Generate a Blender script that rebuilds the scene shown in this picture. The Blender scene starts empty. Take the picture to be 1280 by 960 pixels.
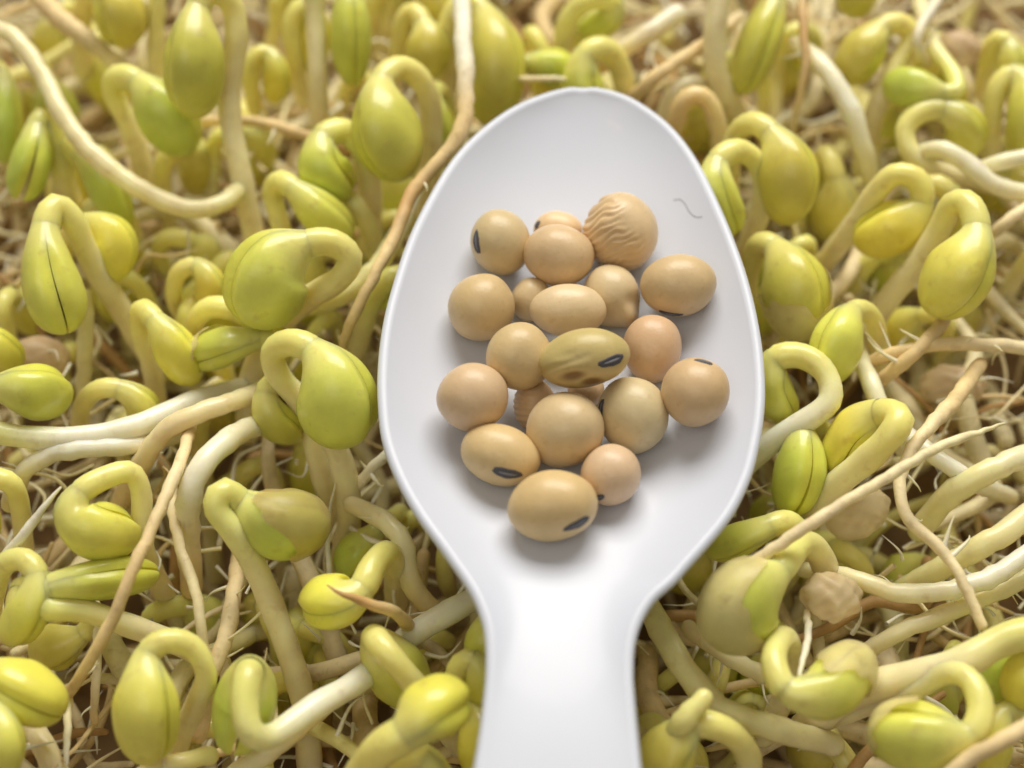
import bpy, math, random
from mathutils import Vector, Matrix
from mathutils.bvhtree import BVHTree

# ------------------------------------------------------------------ camera, light, exposure
MM = 0.001
scn = bpy.context.scene
COL = scn.collection
PW, PH = 1280.0, 960.0
TILT = math.radians(58.0)
DIST = 174.0                                   # mm from the lens to the aim point
HFOV = math.radians(36.0)
FPX = (PW/2)/math.tan(HFOV/2)
cam_d = bpy.data.cameras.new('camera')
cam = bpy.data.objects.new('camera', cam_d)
COL.objects.link(cam)
CPOS = Vector((0.0, -DIST*math.cos(TILT), DIST*math.sin(TILT)))
cam.location = CPOS*MM
cam.rotation_euler = (math.pi/2-TILT, 0, 0)
cam_d.sensor_width = 36.0
cam_d.lens = 18.0/math.tan(HFOV/2)
cam_d.clip_start = 0.005
cam_d.clip_end = 20.0
cam_d.dof.use_dof = True
cam_d.dof.focus_distance = 163.0*MM
cam_d.dof.aperture_fstop = cam_d.lens/4.8      # an entrance pupil of about 5 mm
scn.camera = cam

world = bpy.data.worlds.new('World')
scn.world = world
world.use_nodes = True
bg = world.node_tree.nodes['Background']
bg.inputs['Color'].default_value = (1.0, 0.89, 0.71, 1)
bg.inputs['Strength'].default_value = 0.22

def area(name, loc, aim, sx, sy, power, col):
    d = bpy.data.lights.new(name, 'AREA')
    d.shape = 'RECTANGLE'; d.size = sx; d.size_y = sy; d.energy = power; d.color = col
    o = bpy.data.objects.new(name, d); COL.objects.link(o)
    o.location = loc
    o.rotation_euler = (Vector(aim)-Vector(loc)).to_track_quat('-Z', 'Y').to_euler()
    return o
area('window_light', (0.06, 0.48, 0.53), (0, 0.0, 0), 0.55, 0.36, 6.5, (1.0, 0.955, 0.86))
area('room_light', (-0.25, -0.35, 0.75), (0, 0, 0), 0.6, 0.5, 1.1, (1.0, 0.94, 0.83))

scn.view_settings.view_transform = 'Standard'
scn.view_settings.look = 'None'
scn.view_settings.gamma = 1.0
scn.view_settings.exposure = 0.0
scn.render.engine = 'CYCLES'
scn.cycles.use_denoising = True
scn.cycles.max_bounces = 8
scn.cycles.diffuse_bounces = 4
scn.cycles.glossy_bounces = 3
scn.cycles.transmission_bounces = 3
scn.cycles.caustics_reflective = False
scn.cycles.caustics_refractive = False

CR, SR = math.cos(math.pi/2-TILT), math.sin(math.pi/2-TILT)
def ray(px, py):
    x, y, z = (px-PW/2)/FPX, -(py-PH/2)/FPX, -1.0
    return Vector((x, y*CR - z*SR, y*SR + z*CR)).normalized()
def at(px, py, h):
    d = ray(px, py)
    return CPOS + d*((h-CPOS.z)/d.z)
VIEW = ray(PW/2, PH/2)
def pxmm(p):                                   # photo pixels per mm at a point
    return FPX/((p-CPOS).dot(VIEW))

# ------------------------------------------------------------------ materials
def node_mat(name):
    m = bpy.data.materials.new(name); m.use_nodes = True
    nt = m.node_tree
    return m, nt, nt.nodes['Principled BSDF']
def add(nt, t, **kw):
    n = nt.nodes.new(t)
    for k, v in kw.items(): setattr(n, k, v)
    return n

def flesh_mat(name, rough, sss, radius, var, spot, bump, nscale, stretch=None):
    """colour from the mesh's own pigment attribute, broken up by noise"""
    m, nt, b = node_mat(name)
    L = nt.links.new
    at_ = add(nt, 'ShaderNodeAttribute'); at_.attribute_name = 'tint'
    tc = add(nt, 'ShaderNodeTexCoord')
    n1 = add(nt, 'ShaderNodeTexNoise'); n1.inputs['Scale'].default_value = nscale; n1.inputs['Detail'].default_value = 4
    L(tc.outputs['Object'], n1.inputs['Vector'])
    mr = add(nt, 'ShaderNodeMapRange')
    mr.inputs['From Min'].default_value = 0.3; mr.inputs['From Max'].default_value = 0.7
    mr.inputs['To Min'].default_value = 1-var; mr.inputs['To Max'].default_value = 1+var*0.7
    L(n1.outputs['Fac'], mr.inputs['Value'])
    mul = add(nt, 'ShaderNodeVectorMath', operation='SCALE')
    L(at_.outputs['Color'], mul.inputs[0]); L(mr.outputs['Result'], mul.inputs['Scale'])
    # small brownish flecks
    n2 = add(nt, 'ShaderNodeTexNoise'); n2.inputs['Scale'].default_value = nscale*2.3; n2.inputs['Detail'].default_value = 5
    L(tc.outputs['Object'], n2.inputs['Vector'])
    mr2 = add(nt, 'ShaderNodeMapRange')
    mr2.inputs['From Min'].default_value = 0.60; mr2.inputs['From Max'].default_value = 0.74
    mr2.inputs['To Min'].default_value = 0; mr2.inputs['To Max'].default_value = spot
    L(n2.outputs['Fac'], mr2.inputs['Value'])
    mix = add(nt, 'ShaderNodeMix', data_type='RGBA')
    L(mr2.outputs['Result'], mix.inputs['Factor']); L(mul.outputs['Vector'], mix.inputs['A'])
    mix.inputs['B'].default_value = (0.36, 0.21, 0.07, 1)
    L(mix.outputs['Result'], b.inputs['Base Color'])
    b.inputs['Roughness'].default_value = rough
    b.inputs['Subsurface Weight'].default_value = sss
    b.inputs['Subsurface Radius'].default_value = (1.0, 0.75, 0.25)
    b.inputs['Subsurface Scale'].default_value = radius*MM
    b.inputs['Specular IOR Level'].default_value = 0.45
    n3 = add(nt, 'ShaderNodeTexNoise'); n3.inputs['Scale'].default_value = nscale*6; n3.inputs['Detail'].default_value = 3
    if stretch:
        mp = add(nt, 'ShaderNodeMapping'); mp.inputs['Scale'].default_value = stretch
        L(tc.outputs['Object'], mp.inputs['Vector']); L(mp.outputs['Vector'], n3.inputs['Vector'])
    else:
        L(tc.outputs['Object'], n3.inputs['Vector'])
    bp = add(nt, 'ShaderNodeBump'); bp.inputs['Strength'].default_value = bump; bp.inputs['Distance'].default_value = 0.1*MM
    L(n3.outputs['Fac'], bp.inputs['Height']); L(bp.outputs['Normal'], b.inputs['Normal'])
    return m
M_FLESH = flesh_mat('sprout_flesh', 0.33, 0.65, 2.4, 0.14, 0.24, 0.34, 240)
_b = M_FLESH.node_tree.nodes['Principled BSDF']; _b.inputs['Coat Weight'].default_value = 0.22; _b.inputs['Coat Roughness'].default_value = 0.13
M_ROOT = flesh_mat('root_skin', 0.55, 0.25, 0.8, 0.18, 0.35, 0.6, 420)
M_COAT = flesh_mat('seed_coat_skin', 0.42, 0.3, 0.8, 0.16, 0.4, 0.4, 240)
M_COAT.node_tree.nodes['Principled BSDF'].inputs['Alpha'].default_value = 0.6
M_BEAN = flesh_mat('dry_bean_skin', 0.36, 0.10, 0.5, 0.10, 0.22, 0.32, 330)

def plain(name, col, rough, sss=0.0, coat=0.0, spec=0.5):
    m, nt, b = node_mat(name)
    b.inputs['Base Color'].default_value = (*col, 1); b.inputs['Roughness'].default_value = rough
    b.inputs['Subsurface Weight'].default_value = sss
    b.inputs['Subsurface Radius'].default_value = (1, 1, 1); b.inputs['Subsurface Scale'].default_value = 0.8*MM
    b.inputs['Coat Weight'].default_value = coat; b.inputs['Coat Roughness'].default_value = 0.12
    b.inputs['Specular IOR Level'].default_value = spec
    return m
M_SPOON = plain('white_glazed_plastic', (0.655, 0.695, 0.81), 0.34, 0.0, 0.07, 0.35)
_nt = M_SPOON.node_tree; _b = _nt.nodes['Principled BSDF']
_tc = add(_nt, 'ShaderNodeTexCoord'); _n = add(_nt, 'ShaderNodeTexNoise'); _n.inputs['Scale'].default_value = 90; _n.inputs['Detail'].default_value = 6
_mr = add(_nt, 'ShaderNodeMapRange'); _mr.inputs['To Min'].default_value = 0.27; _mr.inputs['To Max'].default_value = 0.44
_nt.links.new(_tc.outputs['Object'], _n.inputs['Vector']); _nt.links.new(_n.outputs['Fac'], _mr.inputs['Value']); _nt.links.new(_mr.outputs['Result'], _b.inputs['Roughness'])
_n2 = add(_nt, 'ShaderNodeTexNoise'); _n2.inputs['Scale'].default_value = 120; _n2.inputs['Detail'].default_value = 2
_bp = add(_nt, 'ShaderNodeBump'); _bp.inputs['Strength'].default_value = 0.12; _bp.inputs['Distance'].default_value = 0.15*MM
_nt.links.new(_tc.outputs['Object'], _n2.inputs['Vector']); _nt.links.new(_n2.outputs['Fac'], _bp.inputs['Height']); _nt.links.new(_bp.outputs['Normal'], _b.inputs['Normal'])
_b.inputs['Coat Roughness'].default_value = 0.07
M_HILUM = plain('hilum_black', (0.075, 0.074, 0.09), 0.55)
M_SLIT = plain('hilum_grey', (0.21, 0.215, 0.25), 0.6)
M_HAIR = plain('hair', (0.16, 0.13, 0.11), 0.5)
M_SOIL = flesh_mat('root_mat', 0.8, 0.0, 1, 0.3, 0.5, 0.8, 200)

# ------------------------------------------------------------------ mesh helpers
class Mesh:
    def __init__(s): s.v = []; s.f = []; s.c = []; s.sharp = set()
    def vert(s, p, c): s.v.append((p.x*MM, p.y*MM, p.z*MM)); s.c.append(c); return len(s.v)-1
    def build(s, name, mat, parent=None, origin=None):
        if origin is not None:
            ox, oy, oz = origin.x*MM, origin.y*MM, origin.z*MM
            vs = [(a-ox, b-oy, c-oz) for a, b, c in s.v]
        else: vs = s.v
        me = bpy.data.meshes.new(name); me.from_pydata(vs, [], s.f)
        me.shade_smooth()
        at_ = me.color_attributes.new('tint', 'FLOAT_COLOR', 'POINT')
        buf = []
        for c in s.c: buf.extend((c[0], c[1], c[2], 1.0))
        at_.data.foreach_set('color', buf)
        if s.sharp:
            for e in me.edges:
                a, b = e.vertices
                if (a, b) in s.sharp or (b, a) in s.sharp: e.use_edge_sharp = True
        me.materials.append(mat); me.update()
        o = bpy.data.objects.new(name, me); COL.objects.link(o)
        if parent is not None: o.parent = parent
        elif origin is not None: o.location = origin*MM
        return o

def tag(o, label=None, cat=None, group=None, kind=None):
    if label: o['label'] = label
    if cat: o['category'] = cat
    if group: o['group'] = group
    if kind: o['kind'] = kind
def empty(name, p):
    o = bpy.data.objects.new(name, None); o.empty_display_size = 0.002
    o.location = p*MM; COL.objects.link(o); return o

def lerp(a, b, t): return a+(b-a)*t
def mixc(a, b, t):
    t = max(0.0, min(1.0, t)); return tuple(x+(y-x)*t for x, y in zip(a, b))
def sstep(a, b, x):
    t = max(0.0, min(1.0, (x-a)/(b-a))); return t*t*(3-2*t)

def spline(pts, n=14):
    """centripetal Catmull-Rom through pts -> dense points and, for each control point, its index"""
    P = [2*pts[0]-pts[1]] + list(pts) + [2*pts[-1]-pts[-2]]
    out = []; idx = []
    for i in range(1, len(P)-2):
        p0, p1, p2, p3 = P[i-1:i+3]
        t0 = 0.0; t1 = t0+max((p1-p0).length, 1e-4)**0.5; t2 = t1+max((p2-p1).length, 1e-4)**0.5; t3 = t2+max((p3-p2).length, 1e-4)**0.5
        idx.append(len(out))
        for k in range(n):
            t = lerp(t1, t2, k/n)
            a1 = p0*((t1-t)/(t1-t0)) + p1*((t-t0)/(t1-t0))
            a2 = p1*((t2-t)/(t2-t1)) + p2*((t-t1)/(t2-t1))
            a3 = p2*((t3-t)/(t3-t2)) + p3*((t-t2)/(t3-t2))
            b1 = a1*((t2-t)/(t2-t0)) + a2*((t-t0)/(t2-t0))
            b2 = a2*((t3-t)/(t3-t1)) + a3*((t-t1)/(t3-t1))
            out.append(b1*((t2-t)/(t2-t1)) + b2*((t-t1)/(t2-t1)))
    idx.append(len(out)); out.append(pts[-1].copy())
    return out, idx
def smooth_path(P, k=2, keep=()):
    for _ in range(k):
        Q = [p.copy() for p in P]
        for i in range(1, len(P)-1):
            if i not in keep: Q[i] = P[i]*0.5 + (P[i-1]+P[i+1])*0.25
        P = Q
    return P
def arclen(P):
    s = [0.0]
    for a, b in zip(P, P[1:]): s.append(s[-1]+(b-a).length)
    return s
def sample(P, S, x):
    x = max(S[0], min(S[-1], x))
    lo, hi = 0, len(S)-1
    while hi-lo > 1:
        m = (lo+hi)//2
        if S[m] <= x: lo = m
        else: hi = m
    d = S[hi]-S[lo]
    return P[lo].lerp(P[hi], (x-S[lo])/d if d > 1e-9 else 0)

def tube(m, P, rad, col, sides=12, tip0=True, tip1=True, wob=0.0, rnd=None, wend=None):
    """P: list of points; rad(t), col(t), t in 0..1"""
    n = len(P); S = arclen(P); tot = S[-1] or 1
    T = [(P[min(i+1, n-1)]-P[max(i-1, 0)]).normalized() for i in range(n)]
    up = Vector((0.3, -0.5, 0.8))
    nrm = (up - T[0]*up.dot(T[0])).normalized()
    rings = []
    ph = rnd.uniform(0, 6.28) if rnd else 0
    for i in range(n):
        nrm = (nrm - T[i]*nrm.dot(T[i])).normalized()
        bn = T[i].cross(nrm); t = S[i]/tot; r = rad(t)
        if wob: r *= 1+wob*(1 if wend is None else 1-sstep(wend-3, wend+2.5, S[i]))*math.sin(S[i]*1.1+ph)*math.sin(S[i]*0.37+ph*2)
        c = col(t)
        rings.append([m.vert(P[i]+(nrm*math.cos(a)+bn*math.sin(a))*r, c) for a in (2*math.pi*k/sides for k in range(sides))])
    for A, B in zip(rings, rings[1:]):
        for k in range(sides):
            m.f.append((A[k], A[(k+1) % sides], B[(k+1) % sides], B[k]))
    def cap(ring, i, sg, r):
        prev = ring; 
        for q in (0.5, 0.86):
            rr = math.cos(math.asin(q)); R2 = []
            cen = P[i]+T[i]*(sg*r*q)
            for k in range(sides):
                v = Vector(m.v[ring[k]])/MM
                R2.append(m.vert(cen+(v-P[i])*rr, m.c[ring[k]]))
            for k in range(sides):
                f = (prev[k], prev[(k+1) % sides], R2[(k+1) % sides], R2[k])
                m.f.append(f if sg > 0 else f[::-1])
            prev = R2
        c = m.vert(P[i]+T[i]*(sg*r), m.c[ring[0]])
        for k in range(sides):
            f = (prev[k], prev[(k+1) % sides], c); m.f.append(f if sg > 0 else f[::-1])
    if tip0: cap(rings[0], 0, -1, rad(0))
    if tip1: cap(rings[-1], n-1, 1, rad(1))

# pigments (linear)
PIG = {'y': (0.85, 0.78, 0.13), 'yg': (0.77, 0.76, 0.16), 'g': (0.60, 0.67, 0.12), 'o': (0.64, 0.60, 0.12),
       'l': (0.80, 0.77, 0.22), 'd': (0.69, 0.60, 0.13)}
EDGE = (0.88, 0.84, 0.11)
STEMY = (0.90, 0.83, 0.33)
CREAM = (0.90, 0.80, 0.49)
WHITE = (0.91, 0.87, 0.70)
TAN = (0.83, 0.64, 0.33)
BROWN = (0.58, 0.36, 0.14)
PINK = (0.89, 0.75, 0.46)
GCREAM = (0.86, 0.80, 0.42)
ROOTC = {'c': CREAM, 'w': WHITE, 't': TAN, 'b': BROWN, 'p': PINK, 'g': GCREAM, 'y': STEMY}

RND = random.Random(7)
def h0(py): return lerp(4.0, -5.0, max(-0.1, min(1.1, py/960)))
def world_pts(pts): return [at(x, y, h+h0(y)) for x, y, h in pts]

def build_sprout(label, W3, nb, W, roll, tint='yg', r=1.15, T=0.84, tm=0.5, gap=0.02, coat=None, endc='c', group=None, cat='bean sprout', rnd=None):
    """W3: control points in mm (root end .. hook .. head base [nb] .. head tip); W: head width in mm"""
    rnd = rnd or RND
    P, idx = spline(W3)
    P = smooth_path(P, 8)
    ib = idx[nb]
    RN = r*1.16
    org = P[0]
    root = empty('bean_sprout', org)
    tag(root, label, cat, group or 'bean sprouts around the spoon')
    # ---- stem
    SP = P[:ib+3]; S = arclen(SP); L = S[-1]; LJ = S[ib]
    n = max(16, min(54, int(L/0.8)))
    Q = [sample(SP, S, L*i/n) for i in range(n+1)]
    ec = ROOTC[endc]; ytop = mixc(STEMY, PIG[tint], 0.35)
    def scol(t):
        s = LJ-L*t                                     # mm below the head
        return mixc(ytop, ec, sstep(3, 14, s))
    m = Mesh(); tube(m, Q, lambda t: r*(1.04-0.04*t)*(1+0.16*sstep(LJ-6.5, LJ-0.2, L*t))*(1-0.05*sstep(LJ-0.2, L, L*t)), scol, 28, True, False, 0.05, rnd, LJ-3.5)
    m.build('stem', M_FLESH, root, org)
    # ---- two cotyledons swept along the rest of the path
    FS = arclen(P); S0 = FS[ib]; HL = FS[-1]-S0
    HP, HS = P, None
    M = 26
    def hp(t): return sample(P, FS, S0+HL*t)
    mid = hp(0.55)
    tmid = (hp(0.75)-hp(0.35)).normalized()
    toc = (CPOS-mid).normalized(); side = tmid.cross(toc).normalized()
    rr = math.radians(roll)
    toc2 = side.cross(tmid).normalized()
    n0 = side*math.cos(rr)+toc2*math.sin(rr)
    rings = []
    hw, ht = W/2, W*T/2
    def frame(t):
        e = 0.05
        c = hp(t)
        tg = (hp(min(1, t+e))-hp(t-e)).normalized()
        nn = (n0-tg*n0.dot(tg)).normalized(); e1 = tg.cross(nn)
        def prof(full):
            a = min(0.95, RN/full)
            if t < tm: return full*(a+(1-a)*(1-(1-(t/tm)**1.35)**2))
            return full*math.sqrt(max(0.0, 1-((t-tm)/(1-tm))**2.2))
        return (c, nn, e1, prof(hw), prof(ht), t)
    for i in range(M+1):
        u = i/M
        rings.append(frame(u if u < 0.5 else 0.5+0.5*math.sin((u-0.5)*math.pi)))
    base = PIG[tint]
    vr = rnd.uniform(-0.05, 0.05); base = (base[0]*(1+vr), base[1]*(1-vr*0.4), base[2])
    A = 14; dph = [rnd.uniform(0, 6.28) for _ in range(5)]; gap = gap*rnd.uniform(0.7, 1.6)
    for sgn in (1, -1):
        m = Mesh(); out = []; inn = []
        for (c, nn, e1, w, d, t) in rings:
            g = sstep(0.12, 0.4, t)
            y0 = 0.0+0.015*g+gap*W*0.5*sstep(0.1, 0.9, t)
            row = []
            for k in range(A+1):
                ph = -math.pi/2+math.pi*k/A
                q = abs(ph)/(math.pi/2)
                pull = 1-0.17*g*sstep(0.68, 1.0, q)
                dn = 1+g*(0.030*math.sin(t*7+dph[0]+sgn)*math.sin(ph*2.3+dph[1]*sgn)+0.022*math.sin(t*13+dph[2])*math.cos(ph*3+dph[3])-0.05*math.exp(-((t-0.62)**2+(ph*0.5-0.3*math.sin(dph[4]*sgn))**2)/0.02))
                x = w*math.sin(ph)*pull*(1+0.02*g*math.sin(t*9+dph[1])); y = y0+d*math.cos(ph)*dn
                col = mixc(mixc(ytop, base, sstep(0.05, 0.4, t)), EDGE, 0.55*sstep(0.62, 0.97, q)*g)
                row.append(m.vert(c+e1*x+nn*(y*sgn), col))
            out.append(row)
            w2 = w*(1-0.17*g)*(1+0.02*g*math.sin(t*9+dph[1]))
            inn.append([m.vert(c+e1*(w2*f)+nn*((y0+0.02*0)*sgn), mixc(base, EDGE, 0.6)) for f in (-0.6, -0.2, 0.2, 0.6)])
        for i in range(M):
            for k in range(A):
                f = (out[i][k], out[i][k+1], out[i+1][k+1], out[i+1][k]); m.f.append(f if sgn > 0 else f[::-1])
            R0 = [out[i][0]]+inn[i]+[out[i][A]]; R1 = [out[i+1][0]]+inn[i+1]+[out[i+1][A]]
            for k in range(5) if rings[i][5] > 0.10 else ():
                f = (R0[k], R1[k], R1[k+1], R0[k+1]); m.f.append(f if sgn > 0 else f[::-1])
            m.sharp.add((out[i][0], out[i+1][0])); m.sharp.add((out[i][A], out[i+1][A]))
        o = m.build('cotyledon', M_FLESH, root, org)
    # ---- what is left of the seed's skin, over the tip
    if coat:
        t0, cc = coat[:2]; amp, ph1 = coat[2:] if len(coat) > 2 else (0.20, None)
        m = Mesh(); K = 48; cols_ = []
        if ph1 is None: ph1 = rnd.uniform(0, 6)
        for k in range(K):
            a = 2*math.pi*k/K
            ts = min(0.9, max(0.12, t0+amp*math.sin(a+ph1)+0.07*math.sin(a*3+ph1)+0.025*math.sin(a*8)+0.015*math.sin(a*13)))
            cl = []
            for i in range(15):
                t = ts+(1-ts)*math.sin((i/14)*math.pi/2)
                c, nn, e1, w, d, _ = frame(min(t, 0.999))
                y0 = gap*W*0.5*sstep(0.1, 0.9, t)
                lift = 0.27+0.03*math.sin(3*a+t*9)+0.02*math.sin(7*a-t*13)
                if i == 0: lift = 0.30+0.08*math.sin(a*5+ph1)
                elif i == 1: lift += 0.06
                cl.append(m.vert(c+e1*((w+lift)*math.cos(a))+nn*((d+lift)*math.sin(a)+y0*math.sin(a)), mixc(cc, BROWN, 0.35*max(0, 1-i/2))))
            cols_.append(cl)
        rows = [[cols_[k][i] for k in range(K)] for i in range(15)]
        for R0, R1 in zip(rows, rows[1:]):
            for k in range(K): m.f.append((R0[k], R0[(k+1) % K], R1[(k+1) % K], R1[k]))
        m.build('seed_coat', M_COAT, root, org)
    return root

USED = []
def sprout(label, pts, nb, W, roll, tint='yg', rpx=13, **kw):
    W3 = world_pts(pts)
    k = pxmm(W3[nb])
    USED.append((label, pts[nb]))
    return build_sprout(label, W3, nb, W/k, roll, tint, rpx*1.13/k, **kw)

def strand(name, label, pts, radii, cols, cat, group, rootlets=0, mat=None, wob=0.06, offs=True):
    W3 = world_pts(pts)
    P, idx = spline(W3, 10); P = smooth_path(P, 3)
    S = arclen(P); L = S[-1]; n = max(14, min(60, int(L/0.9)))
    Q = [sample(P, S, L*i/n) for i in range(n+1)]
    for i, q in enumerate(Q):
        f = min(i, n-i)/n
        Q[i] = q+Vector((RND.gauss(0, 1), RND.gauss(0, 1), RND.gauss(0, 1)))*0.05
    k = pxmm(W3[len(W3)//2]); org = Q[0]
    R = [x/k for x in radii]
    def pick(lst, t, f):
        x = t*(len(lst)-1); i = min(int(x), len(lst)-2); return f(lst[i], lst[i+1], x-i)
    C = [ROOTC[c] for c in cols]
    if len(R) == 1: R = R*2
    if len(C) == 1: C = C*2
    m = Mesh()
    tube(m, Q, lambda t: pick(R, t, lerp), lambda t: pick(C, t, mixc), 12, True, True, wob, RND)
    if rootlets:
        top = empty(name, org); tag(top, label, cat, group)
        m.build('strand', mat or M_ROOT, top, org)
        for _ in range(rootlets):
            t = RND.uniform(0.15, 0.95); i = int(t*n)
            tg = (Q[min(i+1, n)]-Q[max(i-1, 0)]).normalized()
            d = Vector((RND.gauss(0, 1), RND.gauss(0, 1), RND.gauss(0, 1)+0.2)); d = (d-tg*d.dot(tg)*0.6).normalized()
            ln = RND.uniform(1.5, 5.0); rb = RND.uniform(0.18, 0.33)
            d2 = (d+Vector((RND.gauss(0, .4), RND.gauss(0, .4), RND.gauss(0, .4)))).normalized()
            pp = [Q[i], Q[i]+d*ln*0.35, Q[i]+d*ln*0.6+d2*ln*0.1, Q[i]+d*ln*0.6+d2*ln*0.4]
            mm_ = Mesh(); tube(mm_, spline(pp, 3)[0], lambda t: rb*(1-0.85*t), lambda t: mixc(WHITE, CREAM, t), 6, False, True)
            mm_.build('rootlet', M_ROOT, top, org)
        return top
    o = m.build(name, mat or M_ROOT, None, org); tag(o, label, cat, group)
    return o
def shoot(label, pts, r, cols, rootlets=0):
    return strand('bean_shoot', label, pts, r, cols, 'shoot', 'bare pale shoots among the sprouts', rootlets, M_FLESH)
def rootx(label, pts, r, cols, rootlets=3):
    return strand('bean_root', label, pts, r, cols, 'root', 'roots winding through the sprouts', rootlets)

# ------------------------------------------------------------------ the setting: mat of old roots below
m = Mesh()
RG = random.Random(3)
N = 40
for j in range(N+1):
    for i in range(N+1):
        m.vert(Vector((lerp(-190, 190, i/N), lerp(-150, 260, j/N), -30+RG.uniform(-2, 2))), (0.30, 0.19, 0.085))
for j in range(N):
    for i in range(N):
        a = j*(N+1)+i; m.f.append((a, a+1, a+N+2, a+N+1))
g = m.build('ground', M_SOIL); tag(g, kind='structure')

# tangle of roots nobody could count
m = Mesh()
RG = random.Random(11)
for i in range(1300):
    thick = i % 5 < 2
    x = RG.uniform(-105, 105); y = RG.uniform(-75, 125); z = RG.uniform(-27, -8) if thick else RG.uniform(-27, -10)
    a = RG.uniform(0, 6.28); p = Vector((x, y, z)); pts = [p]
    el = RG.gauss(0, 0.6 if thick else 0.35)
    st = RG.uniform(5, 9)
    for k in range(4):
        a += RG.gauss(0, 0.5); el = el*0.6+RG.gauss(0, 0.3)
        p = p+Vector((math.cos(a)*math.cos(el), math.sin(a)*math.cos(el), math.sin(el)))*st
        p.z = max(-29, min(-5.5 if thick else -7.5, p.z)); pts.append(p)
    P = spline(pts, 4)[0]
    if thick: r = RG.uniform(0.9, 1.5); c = RG.choice((CREAM, GCREAM, PINK, STEMY, TAN, CREAM))
    else: r = RG.choice((0.4, 0.55, 0.7, 0.8)); c = RG.choice((CREAM, PINK, TAN, TAN, BROWN, CREAM))
    kk = RG.uniform(0.8, 1.0); c = tuple(v*kk for v in c)
    tube(m, P, lambda t: r*(1-0.5*t*t), lambda t: c, 8, True, True)
for i in range(1500):
    p = Vector((RG.uniform(-95, 95), RG.uniform(-70, 115), RG.uniform(-18, -2.5)))
    d = Vector((RG.gauss(0, 1), RG.gauss(0, 1), RG.gauss(0.3, 0.8))).normalized(); ln = RG.uniform(2, 6); r = RG.uniform(0.15, 0.32)
    q = Vector((RG.gauss(0, 1), RG.gauss(0, 1), RG.gauss(0, 1)))*ln*0.2
    tube(m, spline([p, p+d*ln*0.5+q*0.6, p+d*ln], 3)[0], lambda t: r*(1-0.85*t), lambda t: WHITE, 5, False, True)
for i in range(900):
    a = RG.uniform(0, 6.28); p = Vector((RG.uniform(-95, 95), RG.uniform(-70, 115), RG.uniform(-15, -3))); pts = [p]; el = RG.gauss(0, 0.4)
    for k in range(4):
        a += RG.gauss(0, 0.55); el = el*0.5+RG.gauss(0, 0.4)
        p = p+Vector((math.cos(a)*math.cos(el), math.sin(a)*math.cos(el), math.sin(el)))*RG.uniform(2.5, 5.0); p.z = min(p.z, -1.5); pts.append(p)
    r = RG.uniform(0.16, 0.42); c = RG.choice((CREAM, WHITE, PINK, TAN, CREAM))
    tube(m, spline(pts, 5)[0], lambda t: r*(1-0.8*t*t), lambda t: c, 6, False, True)
o = m.build('root_tangle', M_ROOT); tag(o, 'tangle of cream and tan roots under the sprouts', None, None, 'stuff')

# ------------------------------------------------------------------ spoon
OUT = [(110, 728, 728), (112, 704, 753), (120, 673, 785), (135, 641, 810), (160, 608, 838), (200, 569, 868), (250, 538, 893), (300, 514, 914),
       (350, 497, 931), (400, 484, 943), (450, 477.5, 950), (500, 477, 951.5), (550, 483, 945), (600, 502, 931), (640, 525, 910), (680, 554, 877),
       (700, 568, 859), (720, 582, 841), (740, 594, 818), (760, 602.5, 804), (780, 608.5, 795), (800, 611, 790), (840, 611, 788), (880, 607, 791),
       (920, 601.5, 795), (960, 595, 799), (1010, 587, 805), (1100, 575, 815)]
TIP = 116.0                                     # the lip reaches 6 px further out than the sheet
OUT = [(y+6*max(0.0, 1-(y-110)/60.0), l+7.5*min(1, (y-110)/12.0), r_-7.5*min(1, (y-110)/12.0)) for y, l, r_ in OUT]
def hermite(xs, ys):
    n = len(xs); d = [(ys[i+1]-ys[i])/(xs[i+1]-xs[i]) for i in range(n-1)]
    mm_ = [d[0]]+[(d[i-1]*(xs[i+1]-xs[i])+d[i]*(xs[i]-xs[i-1]))/(xs[i+1]-xs[i-1]) for i in range(1, n-1)]+[d[-1]]
    def f(x):
        x = max(xs[0], min(xs[-1], x)); i = 0
        while i < n-2 and x > xs[i+1]: i += 1
        h = xs[i+1]-xs[i]; t = (x-xs[i])/h
        return ((1+2*t)*(1-t)**2*ys[i]+t*(1-t)**2*h*mm_[i]+t*t*(3-2*t)*ys[i+1]+t*t*(t-1)*h*mm_[i+1])
    return f
SX = [math.sqrt(o_[0]-TIP) for o_ in OUT]
FL = hermite(SX, [o_[1] for o_ in OUT]); FR = hermite(SX, [o_[2] for o_ in OUT])
def rim_z(py): return 11.5 + 1.2*sstep(700, 1180, py)
NECK = 980.0
def spoon_pt(py, u):
    s = math.sqrt(max(0, py-TIP)); xl, xr = FL(s), FR(s)
    z = rim_z(py)
    L_, R_ = at(xl, py, z), at(xr, py, z)
    p = L_.lerp(R_, (u+1)/2)
    if py < 430: v = min(1.0, (430-py)/(430-TIP)); fv = max(0, 1-v**2.3)**0.85
    else: v = min(1, (py-430)/(NECK-430)); fv = (1-v*v)**3.4
    fu = max(0, 1-abs(u)**2.5)
    dep = 6.2*fv*fu
    hb = sstep(660, 900, py)
    dep += hb*0.30*max(0, 1-abs(u)**4)
    p.z -= dep
    return p
rows_py = [110+ (2.0*(i/10))**2*2.2 for i in range(1, 11)]
rows_py = [TIP+v for v in (0.25, 0.8, 1.6, 3, 5, 8, 12, 17, 22, 28)]+[144+8*i for i in range(1, 107)]
rows_py = [p for p in rows_py if p < 1090]
NU = 52
us = [math.sin(math.pi/2*(-1+2*k/NU)) for k in range(NU+1)]
TH = 1.25
top = [[spoon_pt(py, u) for u in us] for py in rows_py]
nr = len(rows_py)
nor = [[None]*(NU+1) for _ in range(nr)]
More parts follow.
